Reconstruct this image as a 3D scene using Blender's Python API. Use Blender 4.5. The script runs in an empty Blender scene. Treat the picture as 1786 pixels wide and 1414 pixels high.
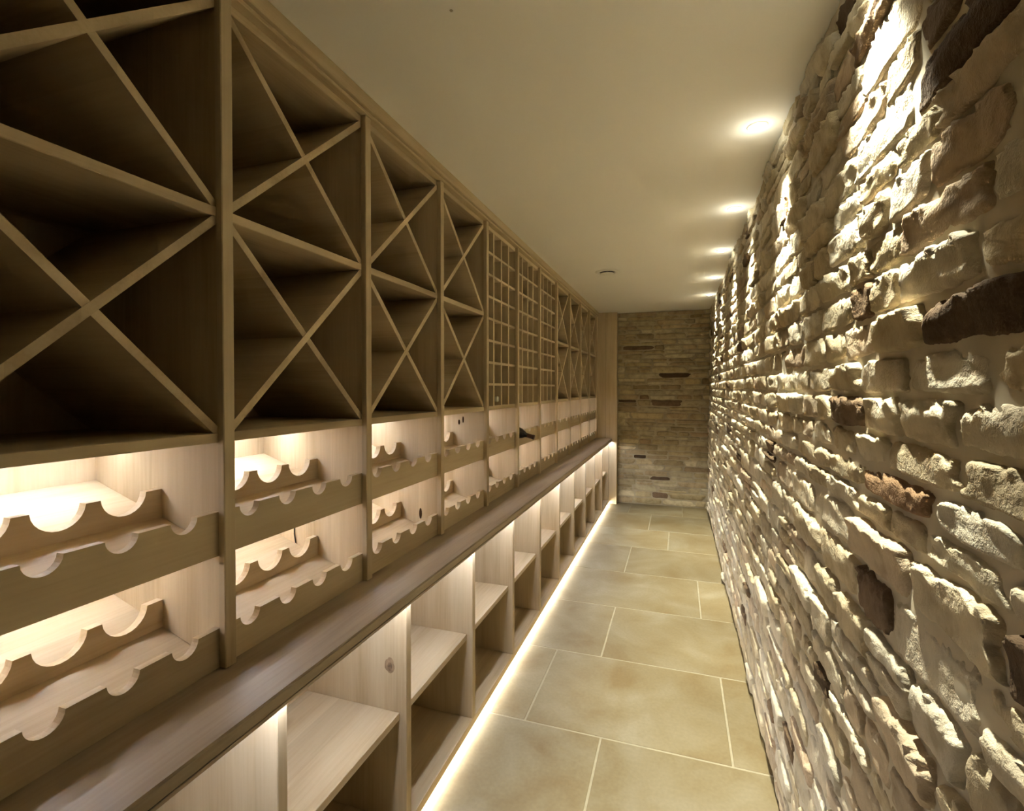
import bpy, bmesh, math
import numpy as np
from mathutils import Matrix, Vector

# ------------------------------------------------------------------ scene, camera, world, exposure
SC = bpy.context.scene
COL = SC.collection
H = 2.4                       # ceiling height
EYE = 1.459                   # camera height
FPX, YAW, PITCH = 860.0, math.radians(18.633), math.radians(0.8)
CX, CY = 893.0, 688.0         # principal point in the 1786 x 1414 frame

cam = bpy.data.cameras.new('camera')
cam.sensor_fit = 'HORIZONTAL'
cam.sensor_width = 36.0
cam.lens = 36.0 * FPX / 1786.0
cam.shift_y = -(707.0 - CY) / 1786.0
cam.clip_start = 0.02
cam_o = bpy.data.objects.new('camera', cam)
COL.objects.link(cam_o)
cam_o.location = (0, 0, EYE)
cam_o.rotation_euler = (math.pi / 2 - PITCH, 0, YAW)
SC.camera = cam_o

world = bpy.data.worlds.new('world')
world.use_nodes = True
world.node_tree.nodes['Background'].inputs[0].default_value = (0, 0, 0, 1)
world.node_tree.nodes['Background'].inputs[1].default_value = 0.0
SC.world = world

SC.view_settings.view_transform = 'Standard'
SC.view_settings.look = 'None'
SC.view_settings.exposure = 1.27
SC.view_settings.gamma = 1.0
SC.view_settings.use_curve_mapping = False
try:
    SC.cycles.use_denoising = True
    SC.cycles.use_light_tree = False
    SC.cycles.max_bounces = 7
    SC.cycles.diffuse_bounces = 5
    SC.cycles.glossy_bounces = 2
    SC.cycles.transmission_bounces = 2
    SC.cycles.use_adaptive_sampling = True
    SC.cycles.adaptive_threshold = 0.05
    SC.cycles.sample_clamp_indirect = 20.0
    SC.cycles.caustics_reflective = False
    SC.cycles.caustics_refractive = False
except Exception:
    pass

# lamp strengths and colours
SPOT_W = 110.0
SPOT_COL = (1.0, 0.98, 0.80)
LENS_E = 9.0
GLOW_W = 0.14
LED_TOP, LED_LOW, LED_BASE, LED_FLOOR = 34.0, 44.0, 41.0, 44.0
LED_COL = (0.98, 1.04, 1.22)

rng = np.random.default_rng(11)

# ------------------------------------------------------------------ helpers
def tag(o, label=None, cat=None, group=None, kind=None):
    if label: o['label'] = label
    if cat: o['category'] = cat
    if group: o['group'] = group
    if kind: o['kind'] = kind
    return o

def obj(name, me, mat=None, parent=None):
    if mat is not None and len(me.materials) == 0:
        me.materials.append(mat)
    o = bpy.data.objects.new(name, me)
    COL.objects.link(o)
    if parent is not None:
        o.parent = parent
    return o

def empty(name, loc=(0, 0, 0)):
    o = bpy.data.objects.new(name, None)
    o.empty_display_size = 0.1
    o.location = loc
    COL.objects.link(o)
    return o

def copy_tree(o, parent=None):
    c = o.copy()
    COL.objects.link(c)
    c.parent = parent
    for ch in o.children:
        copy_tree(ch, c)
    return c

def bm_mesh(bm, name, smooth=False):
    me = bpy.data.meshes.new(name)
    bm.normal_update()
    bm.to_mesh(me)
    bm.free()
    if smooth:
        for p in me.polygons:
            p.use_smooth = True
    return me

def box_mesh(name, x0, x1, y0, y1, z0, z1, bev=0.0015, rot=None):
    bm = bmesh.new()
    bmesh.ops.create_cube(bm, size=1.0)
    bmesh.ops.scale(bm, vec=(x1 - x0, y1 - y0, z1 - z0), verts=bm.verts)
    if bev > 0:
        bmesh.ops.bevel(bm, geom=list(bm.edges), offset=bev, segments=1, affect='EDGES', profile=0.5)
    if rot is not None:
        bmesh.ops.rotate(bm, cent=(0, 0, 0), matrix=rot, verts=bm.verts)
    bmesh.ops.translate(bm, vec=((x0 + x1) / 2, (y0 + y1) / 2, (z0 + z1) / 2), verts=bm.verts)
    return bm_mesh(bm, name)

def extrude_yz(name, pts, x0, x1):
    """polygon in the YZ plane, pushed from x0 to x1"""
    bm = bmesh.new()
    a = [bm.verts.new((x0, y, z)) for y, z in pts]
    b = [bm.verts.new((x1, y, z)) for y, z in pts]
    bm.faces.new(a)
    bm.faces.new(b[::-1])
    n = len(pts)
    for i in range(n):
        j = (i + 1) % n
        bm.faces.new((a[j], a[i], b[i], b[j]))
    bmesh.ops.recalc_face_normals(bm, faces=bm.faces)
    return bm_mesh(bm, name)

def lathe(name, prof, seg=32, smooth=True):
    """profile of (r, z) turned about Z"""
    bm = bmesh.new()
    rings = []
    for r, z in prof:
        if r < 1e-6:
            rings.append([bm.verts.new((0, 0, z))])
        else:
            rings.append([bm.verts.new((r * math.cos(2 * math.pi * i / seg), r * math.sin(2 * math.pi * i / seg), z)) for i in range(seg)])
    for a, b in zip(rings[:-1], rings[1:]):
        for i in range(seg):
            j = (i + 1) % seg
            if len(a) == 1 and len(b) == 1:
                continue
            if len(a) == 1:
                bm.faces.new((a[0], b[i], b[j]))
            elif len(b) == 1:
                bm.faces.new((a[i], b[0], a[j]))
            else:
                bm.faces.new((a[i], b[i], b[j], a[j]))
    bmesh.ops.recalc_face_normals(bm, faces=bm.faces)
    return bm_mesh(bm, name, smooth)

def tube(name, pts, r, seg=8):
    bm = bmesh.new()
    rings = []
    n = len(pts)
    P = [Vector(p) for p in pts]
    for i, p in enumerate(P):
        d = (P[min(i + 1, n - 1)] - P[max(i - 1, 0)]).normalized()
        u = d.cross(Vector((1, 0, 0)))
        if u.length < 0.1:
            u = d.cross(Vector((0, 1, 0)))
        u.normalize()
        v = d.cross(u)
        rings.append([bm.verts.new(p + r * (math.cos(t) * u + math.sin(t) * v)) for t in [2 * math.pi * k / seg for k in range(seg)]])
    for a, b in zip(rings[:-1], rings[1:]):
        for k in range(seg):
            j = (k + 1) % seg
            bm.faces.new((a[k], a[j], b[j], b[k]))
    bm.faces.new(rings[0][::-1])
    bm.faces.new(rings[-1])
    bmesh.ops.recalc_face_normals(bm, faces=bm.faces)
    return bm_mesh(bm, name, True)

# numpy value noise
def _hash(ix, iy, iz):
    n = (ix * 374761393 + iy * 668265263 + iz * 2147483647 + 1013904223) & 0xFFFFFFFF
    n = ((n ^ (n >> 13)) * 1274126177) & 0xFFFFFFFF
    n = ((n ^ (n >> 16)) * 2246822519) & 0xFFFFFFFF
    return ((n ^ (n >> 15)) & 0xFFFFFF) / float(0xFFFFFF)

def vnoise(x, y, seed=0):
    x = np.asarray(x, float); y = np.asarray(y, float)
    ix = np.floor(x).astype(np.int64); iy = np.floor(y).astype(np.int64)
    fx = x - ix; fy = y - iy
    fx = fx * fx * fx * (fx * (fx * 6 - 15) + 10); fy = fy * fy * fy * (fy * (fy * 6 - 15) + 10)
    a = _hash(ix, iy, seed); b = _hash(ix + 1, iy, seed); c = _hash(ix, iy + 1, seed); d = _hash(ix + 1, iy + 1, seed)
    return ((a * (1 - fx) + b * fx) * (1 - fy) + (c * (1 - fx) + d * fx) * fy) * 2 - 1

def fbm(x, y, seed=0, oct=3, gain=0.5):
    s = 0.0; a = 1.0; f = 1.0
    for k in range(oct):
        s = s + a * vnoise(x * f + 17.3 * k, y * f - 9.1 * k, seed + 31 * k)
        a *= gain; f *= 2.03
    return s

# ------------------------------------------------------------------ materials
def new_mat(name):
    m = bpy.data.materials.new(name)
    m.use_nodes = True
    nt = m.node_tree
    for n in list(nt.nodes):
        nt.nodes.remove(n)
    out = nt.nodes.new('ShaderNodeOutputMaterial')
    bs = nt.nodes.new('ShaderNodeBsdfPrincipled')
    nt.links.new(bs.outputs[0], out.inputs[0])
    return m, nt, bs

def nd(nt, typ, **kw):
    n = nt.nodes.new(typ)
    for k, v in kw.items():
        setattr(n, k, v)
    return n

def ramp(nt, stops):
    r = nt.nodes.new('ShaderNodeValToRGB')
    el = r.color_ramp.elements
    el[0].position, el[0].color = stops[0][0], (*stops[0][1], 1)
    el[1].position, el[1].color = stops[-1][0], (*stops[-1][1], 1)
    for p, c in stops[1:-1]:
        e = el.new(p); e.color = (*c, 1)
    return r

def wood(name, axis, lo, mid, hi, rough=0.55):
    """oak with the grain along the given local axis"""
    m, nt, bs = new_mat(name)
    L = nt.links.new
    tc = nd(nt, 'ShaderNodeTexCoord')
    oi = nd(nt, 'ShaderNodeObjectInfo')
    mul = nd(nt, 'ShaderNodeMath', operation='MULTIPLY'); mul.inputs[1].default_value = 53.0
    L(oi.outputs['Random'], mul.inputs[0])
    cmb = nd(nt, 'ShaderNodeCombineXYZ')
    for i in range(3):
        L(mul.outputs[0], cmb.inputs[i])
    add = nd(nt, 'ShaderNodeVectorMath', operation='ADD')
    L(tc.outputs['Object'], add.inputs[0]); L(cmb.outputs[0], add.inputs[1])
    def mapped(along, across):
        mp = nd(nt, 'ShaderNodeMapping')
        s = [across] * 3; s[axis] = along
        mp.inputs['Scale'].default_value = s
        L(add.outputs[0], mp.inputs['Vector'])
        return mp
    n1 = nd(nt, 'ShaderNodeTexNoise'); n1.inputs['Scale'].default_value = 1.0; n1.inputs['Detail'].default_value = 2; n1.inputs['Distortion'].default_value = 0.7
    L(mapped(0.9, 9.0).outputs[0], n1.inputs['Vector'])
    n2 = nd(nt, 'ShaderNodeTexNoise'); n2.inputs['Scale'].default_value = 1.0; n2.inputs['Detail'].default_value = 2
    L(mapped(6.0, 130.0).outputs[0], n2.inputs['Vector'])
    mx = nd(nt, 'ShaderNodeMath', operation='MULTIPLY_ADD'); mx.inputs[1].default_value = 0.26
    L(n2.outputs[0], mx.inputs[0])
    sc = nd(nt, 'ShaderNodeMath', operation='MULTIPLY'); sc.inputs[1].default_value = 0.74
    L(n1.outputs[0], sc.inputs[0]); L(sc.outputs[0], mx.inputs[2])
    rp = ramp(nt, [(0.30, lo), (0.48, mid), (0.68, hi)])
    L(mx.outputs[0], rp.inputs[0])
    # sparse knots
    vo = nd(nt, 'ShaderNodeTexVoronoi'); vo.inputs['Scale'].default_value = 1.0
    L(mapped(1.5, 4.2).outputs[0], vo.inputs['Vector'])
    kn = nd(nt, 'ShaderNodeMapRange'); kn.inputs[1].default_value = 0.03; kn.inputs[2].default_value = 0.15; kn.inputs[3].default_value = 0.75; kn.inputs[4].default_value = 0.0
    L(vo.outputs['Distance'], kn.inputs[0])
    sep = nd(nt, 'ShaderNodeSeparateColor'); L(vo.outputs['Color'], sep.inputs[0])
    th = nd(nt, 'ShaderNodeMath', operation='GREATER_THAN'); th.inputs[1].default_value = 0.6
    L(sep.outputs[0], th.inputs[0])
    km = nd(nt, 'ShaderNodeMath', operation='MULTIPLY'); L(kn.outputs[0], km.inputs[0]); L(th.outputs[0], km.inputs[1])
    mixk = nd(nt, 'ShaderNodeMix', data_type='RGBA')
    L(km.outputs[0], mixk.inputs[0]); L(rp.outputs[0], mixk.inputs[6])
    mixk.inputs[7].default_value = (lo[0] * 0.35, lo[1] * 0.3, lo[2] * 0.25, 1)
    # glued lamellas
    sx = nd(nt, 'ShaderNodeSeparateXYZ'); L(add.outputs[0], sx.inputs[0])
    fl = nd(nt, 'ShaderNodeMath', operation='DIVIDE'); fl.inputs[1].default_value = 0.105
    L(sx.outputs[1 if axis == 0 else 0], fl.inputs[0])
    ff = nd(nt, 'ShaderNodeMath', operation='FLOOR'); L(fl.outputs[0], ff.inputs[0])
    wn_ = nd(nt, 'ShaderNodeTexWhiteNoise', noise_dimensions='1D'); L(ff.outputs[0], wn_.inputs['W'])
    lam = nd(nt, 'ShaderNodeMapRange'); lam.inputs[3].default_value = 0.90; lam.inputs[4].default_value = 1.07
    L(wn_.outputs['Value'], lam.inputs[0])
    # board to board tone
    hv = nd(nt, 'ShaderNodeHueSaturation')
    mr = nd(nt, 'ShaderNodeMapRange'); mr.inputs[3].default_value = 0.88; mr.inputs[4].default_value = 1.1
    L(oi.outputs['Random'], mr.inputs[0]); 
    lm = nd(nt, 'ShaderNodeMath', operation='MULTIPLY'); L(mr.outputs[0], lm.inputs[0]); L(lam.outputs[0], lm.inputs[1])
    L(lm.outputs[0], hv.inputs['Value']); L(mixk.outputs[2], hv.inputs['Color'])
    L(hv.outputs[0], bs.inputs['Base Color'])
    bs.inputs['Roughness'].default_value = rough
    bs.inputs['Specular IOR Level'].default_value = 0.25
    bp = nd(nt, 'ShaderNodeBump'); bp.inputs['Strength'].default_value = 0.12; bp.inputs['Distance'].default_value = 0.002
    L(n2.outputs[0], bp.inputs['Height']); L(bp.outputs[0], bs.inputs['Normal'])
    return m

LO, MI, HI = (0.42, 0.32, 0.185), (0.53, 0.42, 0.265), (0.60, 0.495, 0.33)
OAK = [wood('oak_grain_' + 'xyz'[i], i, LO, MI, HI) for i in range(3)]
OAK_TOP = wood('oak_worktop', 1, (0.30, 0.235, 0.16), (0.38, 0.305, 0.22), (0.44, 0.37, 0.275), rough=0.42)

def plain(name, col, rough=0.5, metal=0.0, noise=0.0, nscale=6.0, bump=0.0):
    m, nt, bs = new_mat(name)
    L = nt.links.new
    bs.inputs['Roughness'].default_value = rough
    bs.inputs['Metallic'].default_value = metal
    if noise > 0 or bump > 0:
        tc = nd(nt, 'ShaderNodeTexCoord')
        n = nd(nt, 'ShaderNodeTexNoise'); n.inputs['Scale'].default_value = nscale; n.inputs['Detail'].default_value = 4
        L(tc.outputs['Object'], n.inputs['Vector'])
        c0 = tuple(max(0, v * (1 - noise)) for v in col); c1 = tuple(min(1, v * (1 + noise)) for v in col)
        rp = ramp(nt, [(0.35, c0), (0.65, c1)])
        L(n.outputs[0], rp.inputs[0]); L(rp.outputs[0], bs.inputs['Base Color'])
        if bump > 0:
            bp = nd(nt, 'ShaderNodeBump'); bp.inputs['Strength'].default_value = bump; bp.inputs['Distance'].default_value = 0.003
            L(n.outputs[0], bp.inputs['Height']); L(bp.outputs[0], bs.inputs['Normal'])
    else:
        bs.inputs['Base Color'].default_value = (*col, 1)
    return m

def emitter(name, col, strength):
    m = bpy.data.materials.new(name)
    m.use_nodes = True
    nt = m.node_tree
    for n in list(nt.nodes):
        nt.nodes.remove(n)
    out = nt.nodes.new('ShaderNodeOutputMaterial')
    e = nt.nodes.new('ShaderNodeEmission')
    e.inputs[0].default_value = (*col, 1); e.inputs[1].default_value = strength
    nt.links.new(e.outputs[0], out.inputs[0])
    return m

def stone_mat(name, bump=0.85, fine=48.0):
    m, nt, bs = new_mat(name)
    L = nt.links.new
    at = nd(nt, 'ShaderNodeAttribute'); at.attribute_name = 'tint'
    geo = nd(nt, 'ShaderNodeNewGeometry')
    n1 = nd(nt, 'ShaderNodeTexNoise'); n1.inputs['Scale'].default_value = 14.0; n1.inputs['Detail'].default_value = 3; n1.inputs['Roughness'].default_value = 0.62
    L(geo.outputs['Position'], n1.inputs['Vector'])
    rp = ramp(nt, [(0.30, (0.74, 0.70, 0.64)), (0.5, (1, 1, 1)), (0.72, (1.16, 1.15, 1.12))])
    L(n1.outputs[0], rp.inputs[0])
    mx = nd(nt, 'ShaderNodeMix', data_type='RGBA', blend_type='MULTIPLY'); mx.inputs[0].default_value = 1.0
    L(at.outputs['Color'], mx.inputs[6]); L(rp.outputs[0], mx.inputs[7])
    L(mx.outputs[2], bs.inputs['Base Color'])
    bs.inputs['Roughness'].default_value = 0.9
    bs.inputs['Specular IOR Level'].default_value = 0.15
    n2 = nd(nt, 'ShaderNodeTexNoise'); n2.inputs['Scale'].default_value = fine; n2.inputs['Detail'].default_value = 4; n2.inputs['Roughness'].default_value = 0.68
    L(geo.outputs['Position'], n2.inputs['Vector'])
    bp = nd(nt, 'ShaderNodeBump'); bp.inputs['Strength'].default_value = bump; bp.inputs['Distance'].default_value = 0.008
    L(n2.outputs[0], bp.inputs['Height']); L(bp.outputs[0], bs.inputs['Normal'])
    return m

STONE = stone_mat('rough_sandstone')
MORTAR = plain('lime_mortar', (0.46, 0.40, 0.285), rough=0.95, noise=0.14, nscale=9.0, bump=0.4)
PAINT = plain('ceiling_paint', (0.90, 0.885, 0.84), rough=0.9, noise=0.012, nscale=1.5)
WALLPAINT = plain('plain_wall_paint', (0.55, 0.5, 0.42), rough=0.9)
GROUT = plain('pale_grout', (0.285, 0.25, 0.165), rough=0.9, noise=0.08, nscale=30)
WHITE = plain('white_enamel', (0.82, 0.80, 0.74), rough=0.4)
BLACK = plain('black_plastic_and_shade', (0.012, 0.010, 0.009), rough=0.4)
KNOT = plain('dark_knot', (0.05, 0.028, 0.015), rough=1.0)
KNOT.node_tree.nodes['Principled BSDF'].inputs['Specular IOR Level'].default_value = 0.0
DARKGLASS = plain('dark_bottle_glass', (0.010, 0.006, 0.004), rough=0.12)
GREENGLASS = plain('green_bottle_glass', (0.02, 0.055, 0.02), rough=0.1)
CAPSULE = plain('maroon_capsule', (0.035, 0.010, 0.007), rough=0.35)
FOIL = plain('pale_foil', (0.75, 0.78, 0.66), rough=0.25, metal=0.3)
LENS = emitter('downlight_lens_glow', SPOT_COL, LENS_E)
LEDM_TOP = emitter('led_upper_row', LED_COL, LED_TOP)
LEDM_LOW = emitter('led_lower_row', LED_COL, LED_LOW)
LEDM_BASE = emitter('led_under_worktop', LED_COL, LED_BASE)
LEDM_FLOOR = emitter('led_plinth', (1.0, 0.98, 0.92), LED_FLOOR)

def slab_mat():
    m, nt, bs = new_mat('limestone_slab')
    L = nt.links.new
    oi = nd(nt, 'ShaderNodeObjectInfo')
    geo = nd(nt, 'ShaderNodeNewGeometry')
    mul = nd(nt, 'ShaderNodeMath', operation='MULTIPLY'); mul.inputs[1].default_value = 40.0
    L(oi.outputs['Random'], mul.inputs[0])
    n1 = nd(nt, 'ShaderNodeTexNoise', noise_dimensions='4D'); n1.inputs['Scale'].default_value = 3.4; n1.inputs['Detail'].default_value = 5; n1.inputs['Distortion'].default_value = 0.8
    L(geo.outputs['Position'], n1.inputs['Vector']); L(mul.outputs[0], n1.inputs['W'])
    rp = ramp(nt, [(0.30, (0.156, 0.110, 0.045)), (0.5, (0.188, 0.149, 0.078)), (0.70, (0.228, 0.194, 0.124))])
    L(n1.outputs[0], rp.inputs[0])
    n2 = nd(nt, 'ShaderNodeTexNoise'); n2.inputs['Scale'].default_value = 70.0; n2.inputs['Detail'].default_value = 3
    L(geo.outputs['Position'], n2.inputs['Vector'])
    rp2 = ramp(nt, [(0.3, (0.93, 0.92, 0.9)), (0.7, (1.05, 1.05, 1.05))])
    L(n2.outputs[0], rp2.inputs[0])
    mx = nd(nt, 'ShaderNodeMix', data_type='RGBA', blend_type='MULTIPLY'); mx.inputs[0].default_value = 1.0
    L(rp.outputs[0], mx.inputs[6]); L(rp2.outputs[0], mx.inputs[7])
    hv = nd(nt, 'ShaderNodeHueSaturation')
    mr = nd(nt, 'ShaderNodeMapRange'); mr.inputs[3].default_value = 0.9; mr.inputs[4].default_value = 1.08
    L(oi.outputs['Random'], mr.inputs[0]); L(mr.outputs[0], hv.inputs['Value']); L(mx.outputs[2], hv.inputs['Color'])
    L(hv.outputs[0], bs.inputs['Base Color'])
    bs.inputs['Roughness'].default_value = 0.55
    bs.inputs['Specular IOR Level'].default_value = 0.3
    bp = nd(nt, 'ShaderNodeBump'); bp.inputs['Strength'].default_value = 0.15; bp.inputs['Distance'].default_value = 0.004
    L(n1.outputs[0], bp.inputs['Height']); L(bp.outputs[0], bs.inputs['Normal'])
    return m
SLAB = slab_mat()

# ------------------------------------------------------------------ layout numbers
XF = -0.965        # front of the uprights
XR = -0.985        # front of shelves, lattice, neck rails
XBK = -1.40        # inside back of the wall rack
XL = -1.42         # left wall behind it
XB = -0.82         # front of the base cabinets
XBB = -1.21        # inside back of the base cabinets
P = 0.535          # bay pitch
Y1 = 0.870         # far edge of the first upright in view
PW = 0.030         # upright face width
ZT0, ZT1 = 0.793, 0.823            # worktop
YEND = 6.250       # front of the end panel
YBACK = 6.365      # face of mortar of the back wall
YNEAR = -1.3
NB = 11
DECK0, DECK1 = 1.335, 1.357        # shelf under the lattice
TOPZ = 2.345

# ------------------------------------------------------------------ room shell
floor = obj('floor', box_mesh('floor', XL, 0.42, YNEAR, YBACK + 0.05, -0.06, -0.0014, 0), GROUT)
tag(floor, kind='structure')
rows = [(0.17, 0.80, [-0.45, 0.10]), (0.80, 1.42, [0.02]), (1.42, 2.05, [-0.300]), (2.05, 2.67, [-0.633, 0.207]), (2.67, 3.315, [-0.390]),
        (3.315, 3.96, [0.143]), (3.96, 4.62, [-0.400]), (4.62, 5.215, [-0.083]), (5.215, 5.87, [-0.286]), (5.87, 6.37, [-0.55, 0.05])]
rows = [(-0.46, 0.17, [-0.1]), (-1.25, -0.46, [0.1])] + rows
for (y0, y1, cuts) in rows:
    xs = [-1.0] + cuts + [0.40]
    for a, b in zip(xs[:-1], xs[1:]):
        g = 0.0032
        w = rng.uniform(-0.0006, 0.0006)
        obj('slab', box_mesh('slab', a + g, b - g, y0 + g, y1 - g, -0.03, w, 0.0025), SLAB, floor)

ceiling = obj('ceiling', box_mesh('ceiling', XL, 0.42, YNEAR, YBACK + 0.05, H, H + 0.05, 0), PAINT)
tag(ceiling, kind='structure')
wl = obj('wall_left', box_mesh('wall_left', XL - 0.06, XL, YNEAR, YBACK + 0.05, 0, H, 0), WALLPAINT)
tag(wl, kind='structure')
wn = obj('wall_rear', box_mesh('wall_rear', XL, 0.42, YNEAR - 0.06, YNEAR, 0, H, 0), WALLPAINT)
tag(wn, kind='structure')

# ------------------------------------------------------------------ rubble walls, stone by stone
CR, SR = math.cos(YAW), math.sin(YAW)
def to_px(p):
    x, y, z = p[0], p[1], p[2] - EYE
    cp, sp = math.cos(PITCH), math.sin(PITCH)
    fx = -SR * cp * x + CR * cp * y - sp * z
    rx = CR * x + SR * y
    ux = -SR * sp * x + CR * sp * y + cp * z
    if fx < 0.05:
        return None
    return CX + FPX * rx / fx, CY - FPX * ux / fx

def layout(s0, s1, ztop, hlo, hhi, wlo, whi, joint, g):
    """courses of stones: (s, z, width, height)"""
    out = []
    z = 0.004
    while z < ztop - 0.01:
        h = g.uniform(hlo, hhi)
        if ztop - (z + h) < hlo * 0.8:
            h = ztop - z
        s = s0 - g.uniform(0, whi)
        while s < s1:
            w = g.uniform(wlo, whi) * (0.75 + 0.5 * h / hhi)
            a, b = max(s, s0), min(s + w, s1)
            if b - a > 0.035:
                if h > (hlo + hhi) * 0.54 and g.random() < 0.30:
                    k = g.uniform(0.4, 0.6)
                    parts = [(z, h * k), (z + h * k, h * (1 - k))]
                else:
                    parts = [(z, h)]
                for zz, hh in parts:
                    out.append((0.5 * (a + b), zz + hh / 2, b - a - joint, hh - joint))
            s += w
        z += h
    return out

def stone_geo(s, z, w, h, prot, nu, nv, seed, g, rough=1.0, sink=0.012):
    """height field of one rough-faced stone: arrays s, z, out-of-wall height"""
    def spread(n):
        t = np.linspace(-1, 1, n)
        return np.sign(t) * (1 - (1 - np.abs(t)) ** 1.55)
    A, B = np.meshgrid(spread(nu), spread(nv), indexing='ij')
    e = np.maximum(np.abs(A), np.abs(B))
    n = g.uniform(4.0, 10.0)
    k = (np.abs(A) ** n + np.abs(B) ** n) ** (1 / n)
    m = np.where(k > 1e-6, e / np.maximum(k, 1e-6), 1.0)
    a, b = A * m, B * m
    shear = g.uniform(-0.12, 0.12)
    e0 = g.uniform(0.80, 0.90)
    et = g.uniform(0.45, 0.85)
    tap = g.uniform(-0.12, 0.12)
    jit = 0.10 * fbm(A * 1.7 + seed * 1.3, B * 1.7, seed, 2)
    S = s + (a * (1 + tap * b) + shear * b * h / w) * w / 2 * (1.0 + jit * 0.8)
    Z = z + (b * (1 + 0.10 * g.uniform(-1, 1) * a)) * h / 2 * (1.0 + jit)
    jag = 0.16 * vnoise(S * 60, Z * 60, seed + 13) + 0.12 * vnoise(S * 130, Z * 130, seed + 14)
    top = np.clip((B + 1.6 * jag - et) / (1 - et), 0, 1)
    body = (1 - np.clip((e + 0.3 * jag * (e < 0.995) - e0) / (1 - e0), 0, 1) ** 2.4) * (1 - 0.55 * top ** 1.3)
    body = np.where(e > 0.995, 0.0, body)
    ta, tb = g.uniform(-0.3, 0.3), g.uniform(0.0, 0.7)
    face = prot * (1 + ta * a + tb * b) + rough * 0.0035 * vnoise(A * 1.3 + seed, B * 1.3, seed + 21)
    f = 15.0
    wx, wz = 0.35 * vnoise(S * 23, Z * 23, seed + 3), 0.35 * vnoise(S * 23, Z * 23, seed + 4)
    ro = fbm(S * f + wx, Z * f * 1.3 + wz, seed, 4, 0.5)
    flake = np.clip(vnoise(S * 21 + 2 * wx, Z * 33 + 2 * wz, seed + 7) - 0.15, 0, 1)
    chip = np.clip(e - 0.45, 0, 1) * np.clip(vnoise(S * 45, Z * 45, seed + 9), -1, 1)
    edge = np.clip(0.25 + top + 0.8 * np.clip(e - 0.6, 0, 1), 0, 1.2)
    hgt = face + rough * (0.0016 * ro + edge * (0.0034 * ro + 0.0050 * flake + 0.0050 * chip))
    return S, Z, hgt * body - sink * (1 - body)

def grid_faces(nu, nv, off=0):
    i = np.arange(nu - 1)[:, None] * nv + np.arange(nv - 1)[None, :]
    i = i.ravel() + off
    return np.stack([i, i + nv, i + nv + 1, i + 1], 1)

def tinted(me, cols):
    at = me.attributes.new('tint', 'FLOAT_COLOR', 'POINT')
    at.data.foreach_set('color', np.asarray(cols, np.float32).ravel())

PALETTE = [(0.54, 0.475, 0.35), (0.59, 0.53, 0.41), (0.50, 0.43, 0.305), (0.55, 0.505, 0.41), (0.63, 0.575, 0.46), (0.51, 0.425, 0.315), (0.48, 0.41, 0.285)]
def stone_tint(g, darkp):
    r = g.random()
    if r < darkp:
        c = np.array((0.15, 0.10, 0.058)) * g.uniform(0.7, 1.35)
    elif r < darkp + 0.04:
        c = np.array((0.40, 0.305, 0.205)) * g.uniform(0.85, 1.15)
    else:
        c = np.array(PALETTE[g.integers(len(PALETTE))]) * g.uniform(0.80, 1.04) * np.array((1.0, 0.975, 0.92))
    return np.clip(c, 0, 1)

def build_rubble(parent, stones, to_world, res, prot_rng, rough, darkp, dark_at, tint_at, seed0, g, sink, cast=(1, 1, 1)):
    recs = []
    for i, (s, z, w, h) in enumerate(stones):
        c = []
        for ds, dz in ((-1, -1), (1, -1), (1, 1), (-1, 1)):
            c.append(to_px(to_world(s + ds * w / 2, z + dz * h / 2, 0.02)))
        area = 0.0
        if all(q is not None for q in c):
            inside = sum(1 for u, v in c if -20 < u < 1806 and -20 < v < 1434)
            if inside:
                area = 0.5 * abs(sum(c[k][0] * c[(k + 1) % 4][1] - c[(k + 1) % 4][0] * c[k][1] for k in range(4))) * inside / 4
        recs.append((area, i))
    order = sorted(recs, reverse=True)
    single = set(i for ar, i in order[:300] if ar > 0)
    bulkV, bulkF, bulkC, off = [], [], [], 0
    tints = [stone_tint(g, darkp) * np.array(cast) * (1 if cast[0] == 1 else g.uniform(0.72, 1.15)) for _ in stones]
    for (qs, qz), col in list(dark_at) + list(tint_at):
        j = min(range(len(stones)), key=lambda t: max(abs(stones[t][0] - qs) / stones[t][2], abs(stones[t][1] - qz) / stones[t][3]))
        tints[j] = np.array(col)
    for i, (s, z, w, h) in enumerate(stones):
        nu, nv = res(s, z, w, h, i in single)
        prot = g.uniform(*prot_rng) if g.random() < 0.78 else g.uniform(1.0, 2.0) * prot_rng[1]
        if tints[i][0] < 0.2:
            prot = max(prot, 0.8 * prot_rng[1])
        S, Z, O = stone_geo(s, z, w, h, prot, nu, nv, seed0 + i * 7, g, rough, sink)
        Z = np.clip(Z, 0.001, H - 0.001)
        V = to_world(S.ravel(), Z.ravel(), O.ravel())
        V = np.stack(V, 1)
        F = grid_faces(nu, nv)
        C = np.concatenate([np.tile(tints[i], (nu * nv, 1)), np.ones((nu * nv, 1))], 1)
        if i in single:
            me = bpy.data.meshes.new('stone')
            org = V.mean(0)
            me.from_pydata((V - org).tolist(), [], F.tolist())
            me.polygons.foreach_set('use_smooth', [True] * len(me.polygons))
            tinted(me, C)
            o = obj('stone', me, STONE, parent)
            o.location = org
        else:
            bulkV.append(V); bulkF.append(F + off); bulkC.append(C); off += nu * nv
    if bulkV:
        me = bpy.data.meshes.new('small_stones')
        me.from_pydata(np.concatenate(bulkV).tolist(), [], np.concatenate(bulkF).tolist())
        me.polygons.foreach_set('use_smooth', [True] * len(me.polygons))
        tinted(me, np.concatenate(bulkC))
        o = obj('small_stones', me, STONE, parent)
        o['kind'] = 'stuff'

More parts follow.
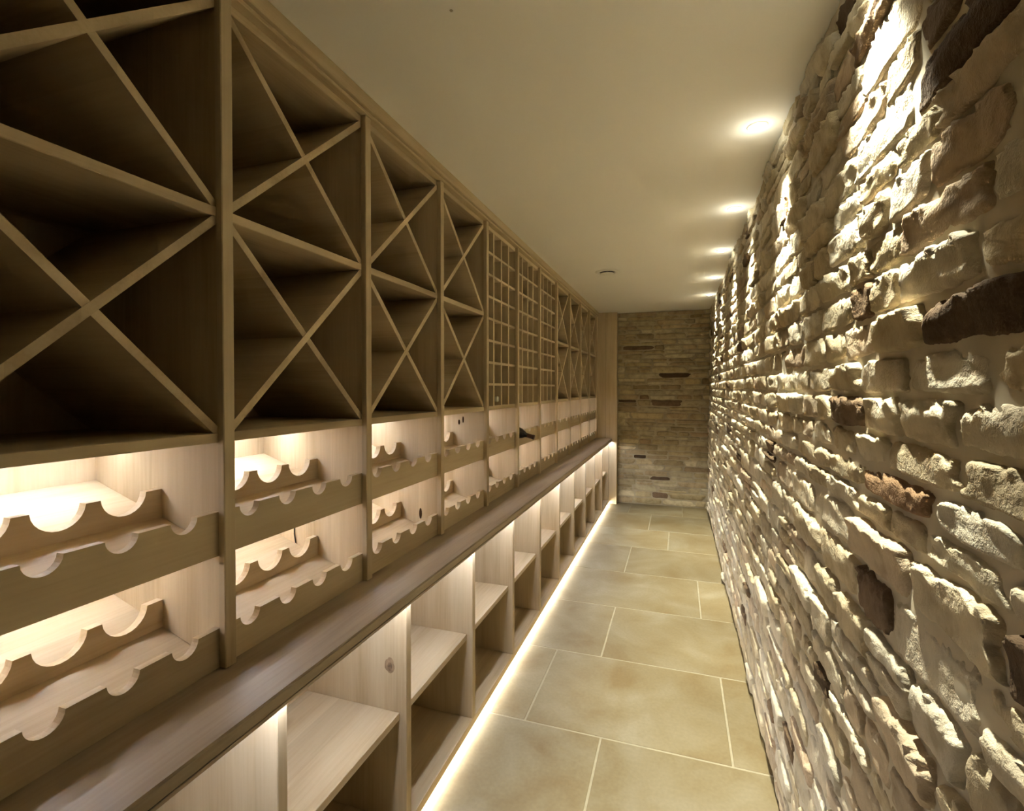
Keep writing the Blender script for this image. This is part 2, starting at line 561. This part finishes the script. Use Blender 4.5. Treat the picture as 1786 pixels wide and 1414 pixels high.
def mortar_wall(name, s0, s1, step, to_world, amp, flip=False, mat=None):
    ns, nz = int((s1 - s0) / step) + 1, int(H / step) + 1
    S, Z = np.meshgrid(np.linspace(s0, s1, ns), np.linspace(0, H, nz), indexing='ij')
    O = amp * (fbm(S * 14, Z * 16, 5, 3) - 0.5)
    V = np.stack(to_world(S.ravel(), Z.ravel(), O.ravel()), 1)
    F = grid_faces(ns, nz)
    if flip:
        F = F[:, ::-1]
    # solid backing so the wall has thickness
    b = len(V)
    crn = np.stack(to_world(np.array([s0, s1, s1, s0]), np.array([0, 0, H, H]), np.full(4, -0.10)), 1)
    me = bpy.data.meshes.new(name)
    me.from_pydata(np.concatenate([V, crn]).tolist(), [], F.tolist() + [[b, b + 1, b + 2, b + 3]])
    me.polygons.foreach_set('use_smooth', [True] * len(me.polygons))
    return tag(obj(name, me, mat or MORTAR), kind='structure')

def right_world(s, z, o):
    return (0.366 - 0.024 * (1 - np.asarray(z) / H) - o, s + 0 * np.asarray(z), z)
def back_world(s, z, o):
    return (s, YBACK - o + 0 * np.asarray(z), z)

g1 = np.random.default_rng(4)
wr = mortar_wall('wall_right', YNEAR, YBACK + 0.03, 0.02, right_world, 0.0045)
stones_r = layout(-0.35, YBACK - 0.005, H, 0.050, 0.105, 0.095, 0.27, 0.007, g1)
def res_r(s, z, w, h, single):
    if s < 0.5: return 8, 6
    if s < 1.3: return max(18, int(w * 190)), max(14, int(h * 240))
    if s < 2.2: return max(12, int(w * 120)), max(10, int(h * 150))
    if s < 3.6: return 11, 8
    return 9, 7
DK, DKR = (0.10, 0.065, 0.038), (0.17, 0.115, 0.07)
dark_r = [((0.888, 1.532), DK), ((1.116, 1.067), DKR), ((0.677, 1.126), DK), ((0.742, 1.899), DK), ((1.138, 1.285), (0.27, 0.17, 0.095)), ((0.885, 1.976), DKR), ((1.353, 1.426), DKR)]
tint_r = [((0.840, 1.284), (0.43, 0.31, 0.205)), ((0.700, 1.285), (0.52, 0.47, 0.36)), ((0.762, 1.209), (0.53, 0.47, 0.34)), ((0.809, 1.441), (0.48, 0.42, 0.31)), ((1.042, 1.475), (0.47, 0.40, 0.29))]
build_rubble(wr, stones_r, right_world, res_r, (0.002, 0.010), 0.85, 0.03, dark_r, tint_r, 1000, g1, 0.010)

g2 = np.random.default_rng(9)
wb = mortar_wall('wall_back', XL, 0.40, 0.025, back_world, 0.003, flip=True, mat=plain('back_wall_mortar', (0.36, 0.305, 0.20), rough=0.95, noise=0.18, nscale=7.0))
stones_b = layout(-0.735, 0.365, H, 0.040, 0.088, 0.09, 0.36, 0.006, g2)
dark_b = [((-0.034, 1.599), DK), ((-0.423, 0.595), (0.06, 0.04, 0.022)), ((-0.271, 0.353), DK), ((-0.699, 1.293), DK), ((-0.215, 0.15), DKR), ((-0.553, 1.939), DKR), ((-0.343, 1.36), (0.24, 0.165, 0.09)), ((-0.059, 1.284), DKR)]
build_rubble(wb, stones_b, back_world, lambda s, z, w, h, k: (9, 7), (0.002, 0.006), 0.5, 0.0, dark_b, [], 9000, g2, 0.007, (0.86, 0.83, 0.70))

# ------------------------------------------------------------------ wall rack bays
INNER = P - 0.020          # clear width between panels (local y from 0 to INNER)
def scallop_pts(y0, y1, z0, z1, centres, r, depth):
    """board outline with round notches in its top edge"""
    pts = [(y0, z0), (y1, z0), (y1, z1)]
    zc = z1 - depth + r
    a0 = math.acos(min(1, max(-1, (z1 - zc) / r))) if zc < z1 + r else 0
    for c in sorted(centres, reverse=True):
        half = math.sqrt(max(0, r * r - (z1 - zc) ** 2))
        t0 = math.atan2(z1 - zc, half)
        t1 = -math.pi - t0
        for k in range(13):
            t = t0 + (t1 - t0) * k / 12
            pts.append((c + r * math.cos(t), zc + r * math.sin(t)))
    pts.append((y0, z1))
    return pts

def strip_poly(y0, y1, z0, z1, up, t):
    """diagonal board of thickness t clipped to the cell"""
    ax, az = (y0, z0) if up else (y0, z1)
    bx, bz = (y1, z1) if up else (y1, z0)
    d = math.hypot(bx - ax, bz - az)
    ty, tz = t / 2 * d / abs(bz - az), t / 2 * d / abs(bx - ax)
    s = 1 if up else -1
    return [(ax, az), (ax + ty, az), (bx, bz - s * tz), (bx, bz), (bx - ty, bz), (ax, az + s * tz)]

YA, YB_ = 0.005, INNER - 0.0     # usable span in local y
SC_C = [0.058 + 0.005 + 0.1225 * i for i in range(4)]
TILT = math.atan(0.322)
MESH = {}
def M(key, fn):
    if key not in MESH:
        MESH[key] = fn()
    return MESH[key]

def bay(yl, kind):
    """yl = world y of the near inner face; local y = 0 there"""
    r = empty('wine_rack_bay', (0, yl, ZT1))
    zo = -ZT1
    y0, y1 = 0.005, INNER
    def add(name, key, fn, mat):
        return obj(name, M(key, fn), mat, r)
    # far upright: panel and the proud face post
    add('side_panel', 'side', lambda: box_mesh('side_panel', XBK, XR - 0.0005, y1, y1 + 0.0249, 0.0005, TOPZ + zo, 0.001), OAK[2])
    add('face_post', 'post', lambda: box_mesh('face_post', XR, XF, y1 - 0.005, y1 - 0.0051 + PW, 0.0005, TOPZ + zo, 0.002), OAK[2])
    add('back_panel', 'back', lambda: box_mesh('back_panel', XBK - 0.012, XBK, y0, y1 + 0.0249, 0.0005, TOPZ + zo, 0), OAK[2])
    add('top_panel', 'top', lambda: box_mesh('top_panel', XBK, XR, y0, y1, TOPZ - 0.022 + zo, TOPZ + zo, 0.001), OAK[1])
    add('deck_shelf', 'deck', lambda: box_mesh('deck_shelf', XBK, XR + 0.002, y0, y1, DECK0 + zo, DECK1 + zo, 0.0015), OAK[1])
    zb, zt = DECK1, TOPZ - 0.022
    if kind == 'x':
        zm0, zm1 = 1.842, 1.864
        add('middle_shelf', 'mid', lambda: box_mesh('middle_shelf', XBK, XR + 0.002, y0, y1, zm0 + zo, zm1 + zo, 0.0015), OAK[1])
        for n, (a, b) in enumerate(((zb, zm0), (zm1, zt))):
            add('diagonal_divider', 'du%d' % n, lambda: extrude_yz('diagonal_divider', strip_poly(y0, y1, a + zo, b + zo, True, 0.018), XBK, XR), OAK[0])
            add('diagonal_divider', 'dd%d' % n, lambda: extrude_yz('diagonal_divider', strip_poly(y0, y1, a + zo, b + zo, False, 0.018), XBK, XR - 0.0012), OAK[0])
    else:
        for i in range(1, 8):
            z = zb + (zt - zb) * i / 8
            add('pigeonhole_shelf', 'ps%d' % i, lambda: box_mesh('pigeonhole_shelf', XBK, XR - 0.001, y0, y1, z - 0.0068 + zo, z + 0.0068 + zo, 0.001), OAK[1])
        for i in range(1, 4):
            y = y0 + (y1 - y0) * i / 4
            add('pigeonhole_divider', 'pd%d' % i, lambda: box_mesh('pigeonhole_divider', XBK, XR, y - 0.0098, y + 0.0098, zb + zo, zt + zo, 0.001), OAK[2])
    # two tilted bottle shelves with notched rails
    for n, dz in enumerate((0.0, -0.265)):
        zf_top, zf_bot = 1.178 + dz, (1.078 if n == 0 else ZT1 + 0.0008)
        add('neck_rail', 'nr%d' % n, lambda: extrude_yz('neck_rail', scallop_pts(y0 + 0.0005, y1 - 0.0005, zf_bot + zo, zf_top + zo, SC_C, 0.0295, 0.0285), XR - 0.018, XR), OAK[1])
        add('body_rail', 'br%d' % n, lambda: extrude_yz('body_rail', scallop_pts(y0 + 0.0005, y1 - 0.0005, 1.136 + dz + zo, 1.218 + dz + zo, SC_C, 0.0475, 0.0445), XR - 0.201, XR - 0.181), OAK[1])
        xa, xb = XBK, XR - (0.0185 if n == 0 else 0.030)
        za = 1.226 + dz + (0 if n == 0 else 0.002)
        def plank():
            ln = (xb - xa) / math.cos(TILT)
            me = box_mesh('tilted_shelf', -ln / 2, ln / 2, y0 + 0.0003, y1 - 0.0003, -0.0055, 0.0055, 0.001, rot=None)
            me.transform(Matrix.Translation(((xa + xb) / 2, 0, za - 0.322 * (xb - xa) / 2 - 0.0058 + zo)) @ Matrix.Rotation(TILT, 4, 'Y'))
            return me
        add('tilted_shelf', 'pl%d' % n, plank, OAK[1])
        zl = DECK0 if n == 0 else 1.226 - 0.322 * 0.110 - 0.0130
        add('led_strip', 'led%d' % n, lambda: box_mesh('led_strip', XBK + 0.100, XBK + 0.110, y0 + 0.03, y1 - 0.03, zl - 0.0025 + zo, zl - 0.001 + zo, 0), LEDM_TOP if n == 0 else LEDM_LOW)
    return r

BL = {
    0: 'oak diamond wine rack bay cut off by the left edge of the photo',
    1: 'nearest whole oak diamond wine rack bay, beside the left-edge one',
    2: 'second whole oak diamond wine rack bay from the camera',
    3: 'oak diamond wine rack bay just before the square pigeonholes',
    4: 'nearest oak pigeonhole rack bay, with a green bottle in its bottom row',
    5: 'middle oak pigeonhole rack bay, with the dark bottle lying below it',
    6: 'farthest of the three oak pigeonhole rack bays',
    7: 'first oak diamond rack bay beyond the pigeonholes',
    8: 'second oak diamond rack bay beyond the pigeonholes',
    9: 'third oak diamond rack bay beyond the pigeonholes, next to last',
    10: 'last oak diamond rack bay, against the end panel',
}
YL = {}
bays = {}
proto = {}
for k in range(0, NB):
    # bay k lies between upright k and upright k+1; upright 1 has its far face edge at Y1
    yl = Y1 - 0.005 + P * (k - 1)
    YL[k] = yl
    kind = 'g' if k in (4, 5, 6) else 'x'
    if kind not in proto:
        b = bay(yl, kind)
        proto[kind] = b
    else:
        b = copy_tree(proto[kind])
        b.location = (0, yl, ZT1)
    tag(b, BL[k], 'wine rack', 'wine rack bays along the left wall')
    bays[k] = b
# first upright of the run, just outside the frame, belongs to the first bay
obj('side_panel', box_mesh('side_panel', XBK, XR - 0.0005, -0.020, 0.0045, 0.0005, TOPZ - ZT1, 0.001), OAK[2], bays[0])
obj('face_post', box_mesh('face_post', XR + 0.0025, XF, -0.025, 0.005, 0.0005, TOPZ - ZT1, 0.002), OAK[2], bays[0])
YRUN0 = YL[0] - 0.03
YRUN1 = YEND - 0.001

# small dark knots in two side panels
def knot(b, x, z, rx, rz):
    n = 14
    pts = [(rx * math.cos(2 * math.pi * i / n), rz * math.sin(2 * math.pi * i / n)) for i in range(n)]
    bm = bmesh.new()
    a = [bm.verts.new((x + p, INNER - 0.0008, z - ZT1 + q)) for p, q in pts]
    c = [bm.verts.new((x + p, INNER + 0.0012, z - ZT1 + q)) for p, q in pts]
    bm.faces.new(a)
    for i in range(n):
        bm.faces.new((a[i], a[(i + 1) % n], c[(i + 1) % n], c[i]))
    bmesh.ops.recalc_face_normals(bm, faces=bm.faces)
    obj('knot', bm_mesh(bm, 'knot'), KNOT, b)
knot(bays[2], -1.069, 0.908, 0.007, 0.024)
knot(bays[3], -1.130, 1.272, 0.006, 0.014)
knot(bays[3], -1.106, 1.286, 0.005, 0.018)

# cornice above the rack, worktop, base board, end panel
cn = empty('cornice', (0, YRUN0, TOPZ))
obj('fascia', box_mesh('fascia', XF - 0.06, XF + 0.018, 0, YRUN1 - YRUN0, 0.012, H - TOPZ - 0.0005, 0.002), OAK[1], cn)
obj('lower_moulding', box_mesh('lower_moulding', XF - 0.06, XF + 0.006, 0, YRUN1 - YRUN0, 0.0005, 0.012, 0.002), OAK[1], cn)
tag(cn, 'long oak cornice where the wine racks meet the ceiling', 'cornice')

wt = empty('worktop', (0, YRUN0, ZT0))
obj('board', box_mesh('board', XL + 0.004, -0.785, 0, YRUN1 - YRUN0, 0.0, ZT1 - ZT0, 0.004), OAK_TOP, wt)
obj('front_lip', box_mesh('front_lip', -0.793, -0.7855, 0, YRUN1 - YRUN0, -0.008, 0.0, 0.001), OAK_TOP, wt)
obj('led_strip', box_mesh('led_strip', -0.812, -0.804, 0.01, YRUN1 - YRUN0 - 0.01, -0.006, -0.002, 0), LEDM_BASE, wt)
tag(wt, 'long oak worktop ledge running under the wine racks', 'worktop')

bb = empty('base_board', (0, YRUN0, 0))
obj('board', box_mesh('board', XBB - 0.012, XB, 0, YRUN1 - YRUN0, 0.022, 0.055, 0.002), OAK[1], bb)
obj('kick_board', box_mesh('kick_board', XB - 0.040, XB - 0.022, 0, YRUN1 - YRUN0, 0.0005, 0.022, 0), OAK[1], bb)
rotm = Matrix.Rotation(math.radians(-75), 3, 'Y')
obj('led_strip', box_mesh('led_strip', XB - 0.016, XB - 0.006, 0.01, YRUN1 - YRUN0 - 0.01, 0.013, 0.016, 0, rot=rotm), LEDM_FLOOR, bb)
tag(bb, 'oak base board with a glowing strip along the floor edge', 'base board')

ep = empty('end_panel', (0, YEND, 0))
for i, (a, b) in enumerate(((XL + 0.005, -1.10), (-1.0995, -0.86), (-0.8595, -0.727))):
    obj('board', box_mesh('board', a, b, 0, 0.085, 0.001, H - 0.0005, 0.001), OAK[2], ep)
tag(ep, 'tall oak end panel closing the wine racks beside the back wall', 'panel')

# ------------------------------------------------------------------ base cabinets
def base_bay(yl):
    r = empty('base_cabinet_bay', (0, yl, 0.0555))
    zo = -0.0555
    y0, y1 = 0.0, P - PW
    obj('divider', M('bdiv', lambda: box_mesh('divider', XBB, XB, y1, y1 + PW, 0, ZT0 - 0.0005 + zo, 0.002)), OAK[2], r)
    obj('middle_shelf', M('bmid', lambda: box_mesh('middle_shelf', XBB, XB - 0.025, y0 + 0.0003, y1 - 0.0003, 0.390 + zo, 0.414 + zo, 0.0015)), OAK[1], r)
    obj('back_panel', M('bback', lambda: box_mesh('back_panel', XBB - 0.012, XBB, y0, y1 + PW, 0, ZT0 - 0.0005 + zo, 0)), OAK[2], r)
    return r
CL = {
    0: 'open oak base cabinet bay in the bottom left corner, mostly out of frame',
    1: 'nearest whole open oak base cabinet bay, with a knot in its far divider',
    2: 'second whole open oak base cabinet bay from the camera',
    3: 'third whole open oak base cabinet bay below the worktop',
    4: 'fourth whole open oak base cabinet bay, below the nearest pigeonholes',
    5: 'fifth whole open oak base cabinet bay, below the lying dark bottle',
    6: 'sixth whole open oak base cabinet bay below the worktop',
    7: 'fourth open oak base cabinet bay from the end panel',
    8: 'third open oak base cabinet bay from the end panel',
    9: 'second open oak base cabinet bay from the end panel',
    10: 'last open oak base cabinet bay, touching the end panel',
}
bp = None
for k in range(0, NB):
    yl = Y1 + P * (k - 1)
    if bp is None:
        b = bp = base_bay(yl)
    else:
        b = copy_tree(bp)
        b.location = (0, yl, 0.0555)
    tag(b, CL[k], 'cabinet', 'open base cabinet bays under the worktop')
    if k == 0:
        b0 = b
    if k == 1:
        b1 = b
obj('divider', box_mesh('divider', XBB, XB, -PW, -0.0005, 0, ZT0 - 0.0005 - 0.0555, 0.002), OAK[2], b0)

# the big knot on the far divider of the nearest whole base bay
KNOT_RING = plain('brown_knot_ring', (0.27, 0.185, 0.105), rough=0.9, noise=0.25, nscale=60)
KNOT_MID = plain('brown_knot_heart', (0.17, 0.11, 0.06), rough=0.9, noise=0.35, nscale=90)
def base_knot(b, x, z, rx, rz, lift, mat, seed):
    n = 18
    bm = bmesh.new()
    ring = []
    for i in range(n):
        t = 2 * math.pi * i / n
        w = 1 + 0.16 * float(vnoise(2 * math.cos(t) + seed, 2 * math.sin(t), seed))
        ring.append((x + rx * w * math.cos(t), z - 0.0555 + rz * w * math.sin(t)))
    yf = P - PW
    a = [bm.verts.new((p, yf - lift, q)) for p, q in ring]
    c = [bm.verts.new((p, yf + 0.002, q)) for p, q in ring]
    bm.faces.new(a)
    for i in range(n):
        bm.faces.new((a[i], a[(i + 1) % n], c[(i + 1) % n], c[i]))
    bmesh.ops.recalc_face_normals(bm, faces=bm.faces)
    return obj('knot', bm_mesh(bm, 'knot'), mat, b)
base_knot(b1, -0.882, 0.560, 0.018, 0.026, 0.0005, KNOT_RING, 3)
base_knot(b1, -0.881, 0.556, 0.008, 0.013, 0.0010, KNOT_MID, 8)

# ------------------------------------------------------------------ downlights, vent, screw plug
DL = [(0.262, 1.12), (0.266, 1.977), (0.275, 2.836), (0.281, 3.677), (0.290, 4.549), (0.295, 5.370)]
DLL = ['ceiling downlight just above the top edge of the photo, by the stone wall',
       'nearest and largest ceiling downlight in view by the stone wall',
       'second ceiling downlight in view by the stone wall',
       'third, middle ceiling downlight in view by the stone wall',
       'fourth ceiling downlight in view, next to last before the back wall',
       'farthest ceiling downlight, closest to the back wall']
bez = lathe('bezel', [(0.026, 0.0), (0.027, -0.003), (0.032, -0.0035), (0.035, -0.0015), (0.036, -0.0003)], 32)
dome = lathe('lens', [(0.0265, -0.0005), (0.026, -0.0035), (0.021, -0.0075), (0.012, -0.0100), (0.0, -0.0110)], 24)
for i, (x, y) in enumerate(DL):
    d = empty('downlight', (x, y, H))
    obj('bezel', bez, WHITE, d)
    obj('lens', dome, LENS, d)
    li = bpy.data.lights.new('lamp', 'SPOT')
    li.energy = SPOT_W
    li.color = SPOT_COL
    li.spot_size = math.radians(58)
    li.spot_blend = 0.75
    li.shadow_soft_size = 0.016
    lo = bpy.data.objects.new('lamp', li)
    COL.objects.link(lo)
    lo.parent = d
    lo.location = (0, 0, -0.032)
    lo.rotation_euler = (0, math.radians(-1.5), 0)    # gimbal turned a touch towards the stones
    gl = bpy.data.lights.new('lens_glow', 'POINT')      # sideways glow of the protruding lens
    gl.energy = GLOW_W
    gl.color = SPOT_COL
    gl.shadow_soft_size = 0.012
    go = bpy.data.objects.new('lens_glow', gl)
    COL.objects.link(go)
    go.parent = d
    go.location = (0, 0, -0.055)
    tag(d, DLL[i], 'downlight', 'row of recessed downlights along the stone wall')

vt = empty('ceiling_vent', (-0.552, 4.057, H))
obj('outer_ring', lathe('outer_ring', [(0.062, -0.001), (0.066, -0.008), (0.080, -0.010), (0.094, -0.004), (0.097, -0.0004)], 40), WHITE, vt)
obj('centre_disc', lathe('centre_disc', [(0.0, -0.024), (0.030, -0.0235), (0.050, -0.020), (0.056, -0.015), (0.052, -0.012), (0.015, -0.010), (0.012, -0.0008)], 40), WHITE, vt)
obj('gap_shadow', lathe('gap_shadow', [(0.0, -0.0006), (0.062, -0.0006)], 32), BLACK, vt)  # flat black disc, paints the shadow in the gap round the centre disc
tag(vt, 'round white air vent disc on the ceiling', 'vent')

sp = obj('screw_plug', lathe('screw_plug', [(0.0, -0.0020), (0.0035, -0.0016), (0.0045, -0.0004)], 16), plain('dull_brass', (0.42, 0.37, 0.27), 0.6))
sp.location = (-0.541, 1.13, H)
tag(sp, 'tiny dark screw plug in the ceiling near the top edge', 'screw')

# ------------------------------------------------------------------ bottles and a cable
def bottle(name, loc, rot, glass, cap, label, cat='bottle'):
    """built along +Z from its base, neck upwards"""
    r = empty(name, loc)
    r.rotation_euler = rot
    body = [(0.0, 0.012), (0.020, 0.004), (0.034, 0.0), (0.0365, 0.004), (0.0365, 0.185), (0.034, 0.205), (0.024, 0.226), (0.0165, 0.240), (0.0145, 0.252), (0.0142, 0.297), (0.0, 0.299)]
    obj('body', lathe('body', body, 28), glass, r)
    obj('capsule', lathe('capsule', [(0.0148, 0.252), (0.0150, 0.286), (0.0162, 0.288), (0.0162, 0.298), (0.0145, 0.301), (0.0, 0.3015)], 24), cap, r)
    tag(r, label, cat)
    return r
TL = math.atan(0.258)
# neck out, resting in the first notch of the middle pigeonhole bay's upper bottle row
yb = YL[5] + SC_C[0]
dirv = Vector((math.cos(TL), 0, -math.sin(TL)))
tip = Vector((-0.880, yb, 1.1655 - 0.258 * (0.994 - 0.880)))
basep = tip - dirv * 0.3015
bottle('wine_bottle', basep, (0, math.pi / 2 + TL, 0), DARKGLASS, CAPSULE, 'dark wine bottle lying with its neck over the notched rail')
cell = (TOPZ - 0.022 - DECK1) / 8
bottle('wine_bottle', (XR + 0.004 - 0.3015, YL[4] + INNER * 3 / 8, DECK1 + 0.0368), (0, math.pi / 2, 0), GREENGLASS, FOIL, 'green wine bottle in a bottom row pigeonhole')

cb = obj('cable', tube('cable', [(-1.262, YL[1] + INNER - 0.004, 1.160), (-1.262, YL[1] + INNER - 0.004, 1.05), (-1.262, YL[1] + INNER - 0.004, 0.95), (-1.255, YL[1] + INNER - 0.006, 0.921)], 0.0022), BLACK)
tag(cb, 'thin black cable hanging in the lower bottle row of the nearest whole bay', 'cable')
